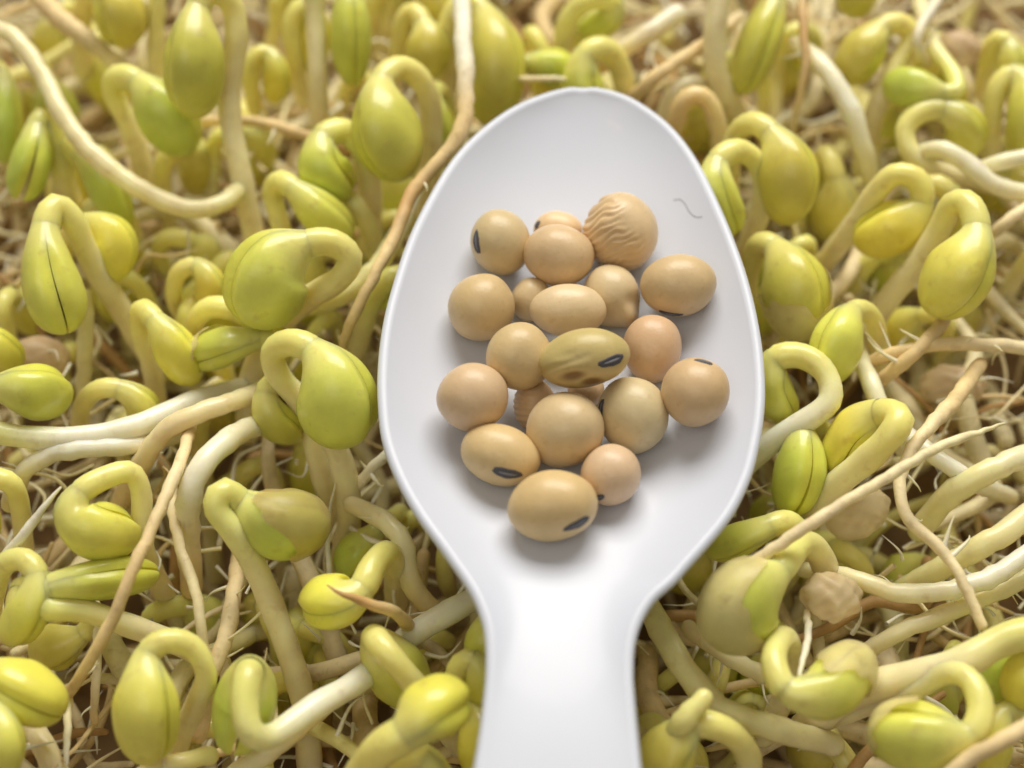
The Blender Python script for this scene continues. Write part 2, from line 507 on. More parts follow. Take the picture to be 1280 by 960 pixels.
for i in range(nr):
    for k in range(NU+1):
        a = top[min(i+1, nr-1)][k]-top[max(i-1, 0)][k]; b = top[i][min(k+1, NU)]-top[i][max(k-1, 0)]
        nn = b.cross(a)
        if nn.z < 0: nn = -nn
        nor[i][k] = nn.normalized() if nn.length > 1e-9 else Vector((0, 0, 1))
spoon = empty('spoon', top[60][26]); tag(spoon, 'white plastic spoon holding dry soybeans, lying on the sprouts', 'spoon')
SOR = top[60][26]
# perimeter of the top sheet: left side down, tip up, right side
def sheet(i0, i1, name, close_tip):
    """solid shell over rows i0..i1: top sheet, bottom sheet and a rounded lip"""
    m = Mesh(); W_ = (1, 1, 1)
    tv = {}; bv = {}
    for i in range(i0, i1+1):
        for k in range(NU+1):
            tv[i, k] = m.vert(top[i][k], W_)
            low = top[i][k]-nor[i][k]*TH
            bv[i, k] = m.vert(low, W_)
    for i in range(i0, i1):
        for k in range(NU):
            m.f.append((tv[i, k], tv[i+1, k], tv[i+1, k+1], tv[i, k+1]))
            m.f.append((bv[i, k], bv[i, k+1], bv[i+1, k+1], bv[i+1, k]))
    per = [(i, 0) for i in range(i1, i0-1, -1)]
    if close_tip: per += [(i0, k) for k in range(1, NU)]
    per2 = [(i, NU) for i in range(i0, i1+1)]
    chains = [per+per2] if close_tip else [per, per2]
    for ch in chains:
        prev = None; n = len(ch)
        for j, key in enumerate(ch):
            i, k = key
            tang = (top[ch[min(j+1, n-1)][0]][ch[min(j+1, n-1)][1]]-top[ch[max(j-1, 0)][0]][ch[max(j-1, 0)][1]])
            tang.normalize()
            N_ = nor[i][k]
            o_ = N_.cross(tang).normalized()
            if close_tip and i == i0:
                o_ = top[i][k]-spoon_pt(150, 0); o_ = (o_-N_*o_.dot(N_)).normalized()
            # pointing away from the middle of the row
            cen = top[i][NU//2]
            ref = top[i][k]-cen
            if (i - i0) < 12 and close_tip: ref = top[i][k]-spoon_pt(250, 0)
            if o_.dot(ref) < 0: o_ = -o_
            if close_tip and i < i0+9:
                o2 = top[i][k]-spoon_pt(170, 0); o2 = (o2-N_*o2.dot(N_)).normalized()
                o_ = o_.lerp(o2, 1-(i-i0)/9).normalized()
            mid = top[i][k]-N_*(TH/2)
            loop = [tv[key]]
            for a in (65, 40, 15, -15, -40, -65):
                ar = math.radians(a)
                loop.append(m.vert(mid+o_*(math.cos(ar)*TH*0.55)+N_*(math.sin(ar)*TH/2), W_))
            loop.append(bv[key])
            if prev:
                for q in range(7): m.f.append((prev[q], loop[q], loop[q+1], prev[q+1]))
            prev = loop
    if not close_tip:                                       # end of the handle
        for k in range(NU): m.f.append((tv[i1, k], bv[i1, k], bv[i1, k+1], tv[i1, k+1]))
    return m.build(name, M_SPOON, spoon, SOR)
IN = next(i for i, p in enumerate(rows_py) if p > 742)
sheet(0, IN, 'bowl', True)
sheet(IN, nr-1, 'handle', False)
# the two share a row: give both the same normals there
import bmesh
for o in [c for c in spoon.children]:
    bm = bmesh.new(); bm.from_mesh(o.data); bmesh.ops.recalc_face_normals(bm, faces=bm.faces[:]); bm.to_mesh(o.data); bm.free()
    o.data.shade_smooth()
bo = next(c for c in spoon.children if c.name == 'bowl'); ha = next(c for c in spoon.children if c.name == 'handle')
def key_(v): return (round(v.x*1e6), round(v.y*1e6), round(v.z*1e6))
acc = {}
for o in (bo, ha):
    vs = o.data.vertices
    for p in o.data.polygons:
        if o is ha and len({key_(vs[i].co) for i in p.vertices}) and all(False for _ in ()): pass
        for i in p.vertices:
            k = key_(vs[i].co); acc[k] = acc.get(k, Vector((0, 0, 0)))+p.normal*p.area
for o in (bo, ha):
    o.data.normals_split_custom_set_from_vertices([acc.get(key_(v.co), v.normal).normalized() for v in o.data.vertices])
BV = BVHTree.FromPolygons([tuple(p) for r in top for p in r],
                          [(i*(NU+1)+k, i*(NU+1)+k+1, (i+1)*(NU+1)+k+1, (i+1)*(NU+1)+k) for i in range(nr-1) for k in range(NU)])

_h, _n_, _, _ = BV.ray_cast(CPOS, ray(770, 163))
if _n_.dot(ray(770, 163)) > 0: _n_ = -_n_
_r = ray(770, 163); _r = _r-_n_*(2*_r.dot(_n_))
_lp = (_h+_r*700)*MM
area('ceiling_lamp', _lp, _h*MM, 0.012, 0.09, 0.10, (1.0, 0.62, 0.32))

# ------------------------------------------------------------------ soybeans in the bowl
BT = {'t': (0.66, 0.495, 0.285), 'p': (0.70, 0.525, 0.325), 'l': (0.79, 0.60, 0.35), 'g': (0.57, 0.46, 0.20), 'd': (0.65, 0.48, 0.27), 'y': (0.69, 0.52, 0.255)}
PLACED = []
def soybean(label, cx, cy, a, b, ang, tint, hilum=None, feat=None):
    d = ray(cx, cy)
    hit, nrm, _, dist = BV.ray_cast(CPOS, d)
    if hit is None: dist = (8-CPOS.z)/d.z
    c = CPOS+d*dist
    k = pxmm(c); A, B = a/k, b/k; C_ = min(A, B)*0.97; rad = (A+B+C_)/3
    s = dist
    while s > dist-40:
        c = CPOS+d*s
        pt, n_, _, dd = BV.find_nearest(c)
        ok = dd >= min(rad, C_)*0.95 and (c-pt).z > -0.1
        if ok:
            for pc, pr in PLACED:
                if (pc-c).length < (pr+rad)*0.93: ok = False; break
        if ok: break
        s -= 0.1
    k = pxmm(c); A, B = a/k, b/k; C_ = min(A, B)*0.97
    PLACED.append((c, rad))
    toc = (CPOS-c).normalized(); ri = Vector((1, 0, 0)); ri = (ri-toc*ri.dot(toc)).normalized(); up = toc.cross(ri)
    ar = math.radians(ang)
    ex = ri*math.cos(ar)+up*math.sin(ar); ey = -ri*math.sin(ar)+up*math.cos(ar); ez = toc
    root = empty('soybean', c); tag(root, label, 'soybean', 'dry soybeans in the spoon')
    rn = random.Random(int(cx*7+cy))
    ph = [rn.uniform(0, 6.28) for _ in range(6)]
    base = BT[tint]; base = tuple(v*(1+rn.uniform(-0.05, 0.05)) for v in base)
    hi = feat == 'wrinkled'
    NI, NJ = (150, 110) if hi else (96, 64) if feat else (48, 32)
    def shape(n):
        x, y, z = n
        f = 1+0.030*math.sin(2.1*x+ph[0])*math.sin(1.7*y+ph[1])+0.016*math.sin(3*z+ph[2]+x*2)+0.010*math.sin(4.3*x-3.1*y+ph[3])-0.030*math.exp(-((x-0.7*math.sin(ph[4]))**2+(y-0.7*math.cos(ph[5]))**2)/0.12)
        col = base
        if feat == 'wrinkled':
            # creases over the lower left flank, each short and wavy
            w = sstep(0.42, 0.0, x*0.8+y*0.5+0.10*math.sin(7*y))*sstep(-0.98, -0.6, y+0.2*x)
            q = (y*0.92-x*0.42)*40+1.5*math.sin(x*6+y*3)+1.0*math.sin(x*13-y*5)+0.7*math.sin(x*3-y*17)
            rd = (abs(math.sin(q*0.5))*2-1)*0.8+0.3*math.sin(q*0.43+x*9)
            f += 0.026*w*rd; col = mixc(base, (0.60, 0.33, 0.11), 0.22*w)
        if feat == 'dented':
            st = 0.0
            for gx, gy, s_, dp in ((-0.30, 0.20, 0.12, 0.05), (-0.30, -0.56, 0.15, 0.13), (0.12, -0.86, 0.13, 0.10)):
                e = math.exp(-(((x-gx)/1.7)**2+(y-gy)**2)/(2*s_*s_))*(1 if z > -0.2 else 0); f -= dp*e
                if gy < 0: st = max(st, e)
            f -= 0.05*math.exp(-((y-0.02-x*0.25)/0.10)**2)*sstep(0.35, -0.2, x)*(1 if z > 0 else 0)
            col = mixc(col, (0.64, 0.45, 0.19), 0.6*sstep(0.2, -0.6, y))
            col = mixc(col, (0.22, 0.11, 0.035), 0.9*sstep(0.25, 0.9, st))
        if feat == 'pointed':
            e = math.exp(-((x-0.62)**2+(y+0.72)**2)/(2*0.05)); f += 0.22*e
            f -= 0.12*math.exp(-((x-0.15)**2+(y+0.62)**2)/(2*0.045))*(1 if z > 0 else 0)
            f -= 0.11*math.exp(-((x-0.78)**2+(y+0.22)**2)/(2*0.04))*(1 if z > 0 else 0)
            col = mixc(col, (0.40, 0.2, 0.06), 0.8*min(1, math.exp(-((x-0.62)**2+(y+0.74)**2)/(2*0.007))))
        if feat == 'ribbed':
            f += 0.02*math.sin(y*26+x*3)*sstep(0.2, -0.4, x)
        return f, col
    m = Mesh(); rows = []
    def surf(n):
        f, col = shape(n)
        return c+(ex*n[0]*A+ey*n[1]*B+ez*n[2]*C_)*f, col
    for j in range(NJ+1):
        th = math.pi*j/NJ; row = []
        for i in range(NI):
            p_ = 2*math.pi*i/NI
            # poles on the long axis, away from the lens
            n = (math.cos(th), math.sin(th)*math.cos(p_), math.sin(th)*math.sin(p_))
            p, col = surf(n); row.append(m.vert(p, col))
            if j in (0, NJ): break
        rows.append(row)
    for j in range(NJ):
        for i in range(NI):
            i2 = (i+1) % NI
            if j == 0: m.f.append((rows[0][0], rows[1][i], rows[1][i2]))
            elif j == NJ-1: m.f.append((rows[j][i], rows[NJ][0], rows[j][i2]))
            else: m.f.append((rows[j][i], rows[j+1][i], rows[j+1][i2], rows[j][i2]))
    m.build('bean_skin', M_BEAN, root, c)
    if hilum:
        hx, hy, hl, hwid, ha_ = hilum
        # to local unit-sphere coordinates
        dx, dy = (hx-cx), -(hy-cy)
        lx, ly = dx*math.cos(ar)+dy*math.sin(ar), -dx*math.sin(ar)+dy*math.cos(ar)
        n = Vector((lx/a, ly/b, 0)); q = n.x**2+n.y**2
        if q > 0.97: n *= math.sqrt(0.97/q); q = 0.97
        n.z = math.sqrt(1-q); n.normalize()
        hr = math.radians(ha_)-ar
        dirw = Vector((math.cos(hr), math.sin(hr), 0)); t1 = (dirw-n*dirw.dot(n)).normalized(); t2 = n.cross(t1)
        def patch(name, sl, sw, lift, mat, parent, dome):
            m = Mesh(); prev = None
            cidx = None
            for rI in range(0, 6):
                rr_ = rI/5; ring = []
                for q in range(28):
                    an = 2*math.pi*q/28
                    jit = 1+0.05*math.sin(3*an+ph[0])+0.05*math.sin(5*an+ph[1])+0.04*math.sin(9*an+ph[2])
                    v = (n+t1*(math.cos(an)*rr_*sl*jit)+t2*(math.sin(an)*rr_*sw*jit)).normalized()
                    p, _ = surf(v)
                    hgt = lift-dome*math.cos(rr_*math.pi/2)**2-(0.3 if rI == 5 else 0)
                    nv = (ex*v.x/A+ey*v.y/B+ez*v.z/C_).normalized()
                    ring.append(m.vert(p+nv*hgt, (1, 1, 1)))
                    if rI == 0: break
                if rI == 1: 
                    for q in range(28): m.f.append((prev[0], ring[q], ring[(q+1) % 28]))
                elif rI > 1:
                    for q in range(28): m.f.append((prev[q], ring[q], ring[(q+1) % 28], prev[(q+1) % 28]))
                prev = ring
            return m.build(name, mat, parent, c)
        sc = (a+b)/2
        hb = patch('hilum', hl/2/sc, hwid/2/sc, 0.10, M_HILUM, root, 0.07)
        hb2 = patch('hilum_slit', hl/2/sc*0.62, hwid/2/sc*0.22, 0.085, M_SLIT, hb, -0.04)
    return root

soybean('half hidden dry soybean with a dark edge spot, peeking over the topmost round bean', 697, 288, 31, 24, 0, 'l', (672, 281, 14, 9, 60))
soybean('pinkish dry soybean mostly buried left of the pale oval bean', 664, 375, 26, 28, 0, 'p')
soybean('small ribbed dry soybean mostly hidden behind the big central front ball', 668, 506, 27, 32, 0, 't', None, 'ribbed')
soybean('tan dry soybean drawn to a brown creased point at its lower right', 765, 370, 36, 39, 0, 'p', None, 'pointed')
soybean('tan dry soybean lying left of and under the dented olive bean', 649, 446, 42, 42, 0, 'y')
soybean('shaded dry soybean wedged deep between the olive bean and the front ball', 732, 487, 23, 23, 0, 'd')
soybean('large dry soybean with a black scar on its left, under the olive bean', 791, 519, 44, 49, 10, 'p', (751, 511, 30, 14, 75))
soybean('small dry soybean tucked to the right of the frontmost scarred bean', 764, 594, 38, 38, 0, 'p', (750, 621, 16, 10, 40))
soybean('dry soybean with an upright black scar at the upper left of the pile', 626, 303, 38, 41, 15, 't', (597, 303, 34, 13, 98))
soybean('large dry soybean wrinkled in fine creases at the top of the pile', 775, 291, 47, 49, 0, 'l', None, 'wrinkled')
soybean('plain dry soybean farthest right in the upper pile, scar underneath', 847, 356, 48, 39, 3, 'd', (838, 391, 34, 10, 2))
soybean('round dry soybean on the far left side, grey scar at lower right', 602, 384, 42, 43, 0, 'd', (632, 415, 26, 10, 40))
soybean('round dry soybean right of the dented olive bean', 815, 435, 37, 43, 0, 'd')
soybean('round dry soybean at the right edge with a grey scar on top', 870, 490, 43, 44, 0, 't', (880, 452, 28, 9, -20))
soybean('blank pale dry soybean at the left edge of the pile', 590, 497, 45, 43, 0, 'p')
soybean('oval dry soybean with a dark scar facing down, at the lower left', 626, 568, 51, 38, -16, 'y', (634, 591, 42, 19, -17))
soybean('frontmost large oval dry soybean with a slate grey scar at lower right', 692, 633, 57, 44, 6, 'y', (723, 656, 44, 18, 20))
soybean('round blank dry soybean on top of the upper pile', 699, 319, 44, 39, 0, 't')
soybean('pale smooth oval dry soybean lying across the middle of the pile', 710, 388, 48, 33, 0, 'l')
soybean('olive green dented dry soybean with a wide black scar, on top', 729, 448, 57, 38, 9, 'g', (764, 451, 40, 19, 14), 'dented')
soybean('large blank round dry soybean standing at the front centre of the pile', 707, 537, 49, 48, 0, 't')

# ------------------------------------------------------------------ hero sprouts, traced one by one
HERO = []
def hs(*a, **k): HERO.append((a, k))
BR_COAT = (0.62, 0.51, 0.19); PALE_COAT = (0.90, 0.79, 0.46); OL_COAT = (0.90, 0.79, 0.40)
# upper left
hs('tall sprout with a big hanging olive head, topmost of the left side', [(325, 330, -8), (305, 235, 0), (286, 130, 6), (296, 45, 11), (288, 2, 13.5), (264, -10, 15), (248, 8, 14.5), (243, 75, 12.5), (243, 147, 7)], 6, 80, 112, 'o', 12.5)
hs('yellow hooked sprout whose green head hangs behind the tall olive head', [(190, 260, -9), (168, 170, -1), (140, 112, 4), (148, 95, 6), (170, 101, 6.5), (205, 142, 5), (238, 192, 1)], 4, 76, 62, 'g', 12)
hs('blurred green head at the top edge, left of a pale upright stem', [(104, 90, -8), (103, 30, 0), (112, -6, 4), (126, -13, 5), (150, 15, 5), (156, 58, 1)], 3, 70, 132, 'o', 11)
hs('dark green split head near the left edge above a yellow stem', [(100, 275, -8), (78, 220, 0), (66, 165, 4), (57, 146, 5), (48, 158, 5), (40, 198, 4), (24, 250, 1)], 4, 56, 8, 'g', 12, gap=0.12)
hs('olive head cut by the left edge above the dark split head', [(-40, 170, -4), (-30, 105, 2), (-12, 84, 4), (0, 95, 4), (5, 145, 3), (4, 204, -1)], 3, 46, 62, 'g', 11)
hs('dim green head behind the heart shaped head at left', [(72, 270, -8), (80, 210, 0), (88, 183, 3), (102, 192, 3.2), (130, 228, 2), (157, 286, -2)], 3, 52, 50, 'g', 11)
hs('heart shaped olive head with a central crease, left edge of the tray', [(200, 468, -10), (152, 388, -2), (112, 322, 5), (90, 274, 9), (70, 257, 10.5), (57, 282, 10.5), (61, 340, 9), (84, 417, 5)], 5, 88, 6, 'yg', 13.5, tm=0.6)
hs('bright yellow curled sprout tucked behind the heart shaped head', [(75, 340, -6), (86, 298, 2), (107, 280, 5), (140, 298, 4.5), (137, 354, 1)], 2, 62, 72, 'y', 11.5)
hs('yellow head poking in at the left edge, above the light green ball', [(-70, 470, -5), (-58, 428, 0), (-38, 424, 3), (-4, 436, 3), (25, 462, 1)], 2, 54, 60, 'y', 11)
hs('light green ball head at the left edge on a long white stem', [(300, 486, -3), (235, 505, 1), (170, 533, 3), (100, 547, 4), (30, 546, 5), (-14, 535, 6), (-24, 505, 7), (-8, 488, 7.5), (35, 488, 7), (84, 500, 3)], 7, 74, 65, 'g', 13, endc='w')
hs('dull yellow ring shaped sprout behind the light green ball head', [(102, 560, -8), (101, 512, -1), (122, 487, 2), (148, 486, 2), (178, 506, 1), (181, 545, -3)], 3, 46, 70, 'd', 10)
hs('yellow wedge head with a long upright hook, left of the coated green head', [(198, 510, -8), (188, 455, -2), (174, 408, 2), (178, 386, 4.5), (193, 400, 5), (216, 432, 4), (242, 480, 0)], 4, 58, 60, 'y', 11)
hs('light green sprout head with a pale skin, below the big round head', [(330, 470, -6), (352, 450, -1), (345, 428, 3), (322, 424, 4.5), (285, 432, 4.5), (242, 446, 1)], 3, 60, 22, 'g', 11, coat=(0.7, PALE_COAT))
hs('yellow arching sprout just above the light green coated head', [(235, 440, -6), (244, 402, 1), (262, 384, 3), (295, 388, 3), (330, 405, 2), (352, 430, -2)], 3, 40, 70, 'y', 11)
hs('small yellow ring sprout deep behind, left of the big round head', [(236, 410, -8), (217, 372, -2), (224, 340, 1), (244, 332, 1.5), (263, 352, 1), (258, 388, -3)], 3, 42, 65, 'd', 9)
hs('biggest round light green head, left of the spoon, its hook to the right', [(308, 540, -8), (316, 465, -3), (345, 412, 0), (385, 373, 4), (427, 346, 8), (438, 322, 9.5), (418, 304, 10.5), (386, 304, 11), (342, 332, 10), (322, 411, 6)], 7, 112, 118, 'yg', 14, tm=0.52)
hs('large yellow green head touching the spoon rim, hooked over at left', [(402, 750, -14), (432, 680, -7), (436, 620, -2), (418, 555, 2), (380, 505, 4), (347, 468, 7), (341, 441, 9), (360, 428, 10.5), (388, 436, 11), (418, 482, 10), (425, 557, 5)], 8, 108, 66, 'yg', 14, tm=0.54)
hs('olive curled head half hidden left of the large head at the rim', [(425, 660, -12), (402, 595, -3), (386, 530, 1), (368, 490, 4), (346, 477, 5), (333, 492, 5), (338, 518, 4), (372, 546, 0)], 5, 56, 35, 'o', 12)
hs('olive hanging head with a tall looped hook, upper left of the spoon', [(520, 285, -10), (536, 205, -1), (538, 130, 5), (522, 95, 8), (500, 84, 9.5), (478, 100, 10), (480, 152, 9), (503, 227, 5)], 5, 90, 116, 'o', 12.5)
hs('green head with a dark cleft and an arched stem, upper left', [(463, 310, -8), (463, 245, -1), (452, 186, 4), (429, 163, 6), (404, 172, 6.5), (402, 208, 5.5), (436, 242, 2)], 4, 66, 42, 'g', 13, gap=0.08)
hs('yellow hook with a slanted head, above the biggest round head', [(358, 325, -7), (350, 278, 0), (340, 240, 3), (350, 226, 5), (366, 235, 5.5), (396, 262, 4.5), (438, 300, 1)], 4, 58, 50, 'yg', 11)
hs('lime head with a straight seam at the top edge beside a tall pale stem', [(402, 205, -7), (398, 110, 2), (393, 0, 8), (394, -32, 10), (414, -48, 10.5), (434, -25, 9), (438, 30, 7), (440, 108, 2)], 5, 60, 14, 'g', 10.5)
hs('blurred olive hook near the top edge between lime head and white root', [(488, 120, -8), (498, 62, 0), (505, 25, 3), (516, 14, 4), (528, 28, 4), (535, 58, 3), (530, 98, 0)], 4, 60, 65, 'd', 10)
hs('olive head cut by the top edge left of the white root', [(520, -60, -4), (530, -62, 0), (540, -58, 2), (546, -45, 3), (552, 0, 3), (548, 42, 0)], 3, 60, 60, 'o', 10)
hs('big olive head behind the white root at the top of the spoon', [(562, 170, -9), (556, 85, -1), (562, 25, 4), (580, 4, 5), (600, 12, 5), (617, 72, 4), (612, 158, -1)], 4, 84, 58, 'o', 12)
hs('blurred yellow blunt sprout at the top, left of the tall pale stem', [(380, 125, -8), (368, 70, -1), (366, 25, 2), (380, 8, 3), (392, 20, 2), (394, 50, 0), (388, 90, -4)], 3, 42, 60, 'y', 10)
hs('small yellow hook far back between tall olive head and pale stem', [(332, 165, -8), (314, 112, -1), (320, 70, 2), (334, 67, 2), (346, 90, 1), (342, 128, -3)], 3, 38, 55, 'y', 9)
hs('lime sliver of a head right of the looped olive head', [(575, 230, -8), (560, 140, -2), (548, 112, 1), (541, 122, 2), (549, 155, 1), (561, 196, -2)], 3, 42, 70, 'g', 9)
hs('pair of green curls wedged against the upper left spoon rim', [(440, 460, -9), (456, 405, -2), (468, 372, 2), (488, 348, 4), (505, 345, 3.5), (492, 362, 2), (455, 372, -1)], 4, 46, 30, 'g', 11)
# top middle and right
hs('blurred green ring sprout at the top edge right of the white root', [(708, 85, -6), (704, 42, 0), (720, 10, 3), (748, -3, 4), (766, 4, 3), (760, 26, 1), (722, 38, -1)], 4, 38, 60, 'g', 11)
hs('yellow arched sprout head peeking over the tip of the spoon', [(783, 160, -8), (780, 104, 0), (770, 74, 3), (752, 60, 5), (734, 68, 5), (727, 98, 3), (738, 145, 0)], 4, 58, 35, 'yg', 12.5, gap=0.1)
hs('blurred lime head just left of the arched sprout at the spoon tip', [(630, 120, -6), (636, 95, -1), (645, 82, 1), (658, 80, 1), (690, 84, 1), (722, 96, -1)], 3, 50, 70, 'g', 10)
hs('blurred olive head with creases at the top, right of the spoon tip', [(930, 150, -7), (904, 117, 0), (893, 70, 4), (900, 0, 8), (922, -40, 9), (962, -40, 8), (968, -10, 6), (950, 50, 4), (925, 118, 0)], 6, 62, 22, 'o', 12.5)
hs('yellow hooked sprout beside the right spoon rim, in front of the larger head', [(920, 355, -10), (940, 292, -2), (957, 242, 3), (946, 203, 6), (920, 188, 8), (898, 202, 8), (894, 240, 7), (914, 292, 2)], 5, 66, 28, 'yg', 12.5)
hs('large hanging olive head right of the spoon with a bright yellow hook', [(912, 255, -5), (912, 203, 2), (921, 166, 5), (942, 154, 7), (962, 165, 7.5), (985, 212, 6.5), (982, 281, 2)], 4, 78, 68, 'o', 12)
hs('blurred olive head wearing a pale translucent skin, right of the rim', [(930, 390, -6), (938, 330, 0), (950, 305, 3), (966, 308, 4), (992, 355, 4), (1002, 426, 0)], 3, 88, 60, 'o', 12, coat=(0.45, PALE_COAT))
hs('smooth yellow green egg head resting below the pale skinned head', [(1100, 470, -5), (1098, 420, 0), (1085, 392, 3), (1066, 390, 5), (1048, 425, 5.5), (1034, 479, 2)], 3, 70, 135, 'yg', 11)
hs('yellow head with an open seam, crossed by its own slanting stem', [(1025, 335, -8), (1063, 286, 0), (1095, 240, 5), (1120, 217, 7.5), (1146, 224, 7.5), (1153, 250, 6), (1128, 278, 4), (1068, 302, 1)], 5, 70, 118, 'y', 12, gap=0.1)
hs('olive drop shaped head under a tall smooth hook near the right edge', [(1078, 435, -10), (1106, 380, -3), (1150, 325, 3), (1178, 280, 7), (1190, 254, 9.5), (1208, 253, 10.5), (1221, 284, 10.5), (1204, 332, 9), (1163, 394, 5)], 6, 92, 50, 'yg', 13.5)
hs('blurred ring shaped sprout in the upper right with an olive head', [(1255, 235, -6), (1210, 222, 0), (1165, 212, 1), (1138, 190, 2), (1132, 160, 3), (1154, 139, 4), (1177, 137, 4), (1206, 156, 3), (1204, 200, -1)], 6, 56, 65, 'o', 11)
hs('bright green smooth head lying sideways near the top right', [(1150, 5, 2), (1168, 60, 4), (1192, 92, 5), (1196, 114, 5), (1180, 116, 5), (1145, 110, 4.5), (1107, 106, 2)], 4, 54, 88, 'g', 9)
hs('olive hooked sprout with a slanting stem, above the bright green head', [(1078, 210, -8), (1090, 150, -2), (1116, 90, 2), (1140, 45, 4), (1126, 29, 5), (1104, 34, 5), (1080, 62, 4), (1056, 104, 0)], 5, 60, 55, 'd', 11)
hs('olive split head at the right edge near the top', [(1240, 230, -8), (1240, 155, 0), (1248, 108, 3), (1266, 93, 4), (1282, 108, 4), (1286, 150, 3), (1275, 200, -1)], 3, 62, 20, 'o', 11, gap=0.1)
hs('olive head cut by the top edge, right of the blurred creased head', [(1120, -30, -4), (1110, -55, 0), (1092, -62, 3), (1078, -50, 4), (1072, -15, 4), (1070, 22, 1)], 3, 58, 75, 'o', 10)
hs('small yellow hook in the top right corner', [(1228, 120, -8), (1234, 75, -1), (1246, 48, 2), (1258, 52, 2), (1266, 80, 1), (1262, 115, -3)], 3, 46, 45, 'yg', 9)
hs('thin yellow arch behind the open seamed yellow head', [(1138, 330, -8), (1145, 260, -1), (1165, 230, 2), (1184, 238, 2), (1196, 268, 0), (1190, 305, -4)], 3, 46, 60, 'd', 11)
hs('yellow ring sprout with a white stem at the right spoon rim', [(905, 605, -6), (938, 575, 0), (975, 545, 3), (1012, 523, 5), (1038, 500, 6), (1032, 466, 6.5), (1003, 445, 6.5), (970, 448, 6), (962, 482, 4), (985, 524, 0)], 7, 62, 35, 'yg', 13, endc='w')
hs('lime green split head hanging right of the spoon under a yellow hook', [(1042, 640, -9), (1040, 575, -2), (1028, 538, 2), (1005, 530, 3.5), (1002, 582, 3), (984, 642, -1)], 3, 72, 28, 'g', 11, gap=0.06)
hs('yellow folded head with a dark opening, right of the spoon', [(1008, 650, -4), (1045, 606, 3), (1085, 573, 7), (1116, 541, 9.5), (1124, 524, 9.5), (1102, 517, 8), (1066, 540, 5), (1040, 592, 2)], 5, 68, 20, 'y', 15)
# lower left
hs('green head under a square shouldered hook, lower left', [(222, 775, -10), (196, 722, -3), (176, 672, 3), (177, 618, 6), (164, 590, 8), (134, 596, 9), (100, 616, 9.5), (92, 640, 9), (118, 662, 8), (168, 668, 4)], 6, 76, 62, 'yg', 12, gap=0.08)
hs('yellow hooked stem at the left edge above the lower left group', [(30, 700, -8), (26, 640, 1), (14, 604, 5), (-6, 598, 5.5), (-22, 612, 5), (-24, 640, 4), (-18, 680, 1)], 4, 50, 50, 'y', 11)
hs('green head wrapped in a torn brown seed skin, left of the spoon neck', [(388, 975, -9), (380, 880, -4), (352, 790, 0), (322, 715, 4), (293, 665, 8), (270, 634, 9.5), (278, 614, 10), (298, 626, 8.5), (345, 655, 7.5), (398, 655, 3)], 7, 96, 42, 'g', 14, coat=(0.5, BR_COAT, 0.36, 1.57))
hs('long green split head lying sideways at the lower left', [(275, 830, -6), (205, 798, 0), (150, 778, 3), (100, 762, 5), (58, 760, 6), (45, 746, 6.5), (62, 734, 6.5), (112, 726, 6), (198, 716, 2)], 6, 60, 22, 'g', 13, gap=0.05)
hs('yellow green sprout at the left edge with its hook over the head', [(-14, 800, -4), (-6, 735, 3), (8, 703, 6), (30, 699, 7), (46, 718, 7), (38, 760, 6), (8, 800, 2)], 4, 58, 50, 'yg', 12)
hs('dim olive head under the long green split head', [(150, 780, -7), (130, 775, -2), (115, 782, 0), (104, 792, 0), (78, 806, -1), (45, 816, -4)], 3, 62, 70, 'd', 10)
hs('bright yellow head with a diagonal crease at the left edge', [(-90, 930, -4), (-85, 870, 2), (-60, 838, 6), (-30, 838, 8), (25, 862, 8), (80, 890, 5)], 3, 88, 157, 'y', 12)
hs('bright yellow green ball cut by the lower left corner', [(-60, 960, 0), (-50, 900, 5), (-30, 880, 8), (-8, 888, 9.5), (2, 925, 9.5), (-4, 978, 6)], 3, 62, 75, 'yg', 12)
hs('long oval head with an open cleft and round hook, bottom left', [(205, 1010, -8), (221, 935, -1), (244, 882, 3), (258, 842, 6.5), (240, 808, 8.5), (212, 800, 9.5), (186, 814, 9.5), (182, 872, 8.5), (186, 952, 4)], 6, 88, 48, 'yg', 12.5, gap=0.1, tm=0.5)
hs('green head straddled by its own thick bent stem, bottom left', [(640, 725, -3), (560, 766, 1), (505, 800, 1), (450, 850, 3), (390, 885, 6), (336, 922, 8), (313, 915, 9.5), (306, 880, 10), (312, 838, 9.5), (308, 872, 5), (290, 944, 3)], 8, 92, 4, 'g', 14.5, gap=0.04, endc='w')
hs('olive head split by its own folded stem, left of the handle', [(580, 940, -6), (540, 885, 2), (507, 842, 6.5), (480, 812, 7.5), (468, 797, 6), (490, 832, 2), (530, 880, -1)], 4, 88, 4, 'o', 13.5, gap=0.06)
hs('bright yellow raised head with a pinched tip, left of the handle at the bottom', [(430, 1010, 3), (455, 962, 8), (482, 932, 11.5), (506, 918, 12.5), (535, 890, 12.5), (572, 868, 9.5)], 3, 92, 150, 'y', 19, tm=0.48)
hs('yellow sprout bend under the raised bright head at the bottom', [(500, 1010, -2), (500, 965, 4), (512, 945, 6), (530, 945, 6), (545, 965, 5), (548, 1005, 1)], 3, 46, 55, 'y', 12)
hs('small yellow hook pressed against the left side of the handle', [(572, 915, -3), (567, 866, 3), (575, 830, 5.5), (590, 824, 6), (601, 848, 5), (598, 892, 1)], 3, 46, 60, 'y', 11)
hs('yellow head below the small hook at the handle', [(560, 880, -3), (570, 868, 0), (582, 868, 2), (594, 880, 3), (600, 920, 3), (596, 970, 0)], 3, 58, 70, 'y', 10)
hs('olive head tucked under the neck of the spoon at left', [(640, 770, -4), (632, 760, -1), (622, 762, 1), (612, 772, 2), (606, 800, 2), (612, 840, -1)], 3, 56, 70, 'yg', 10)
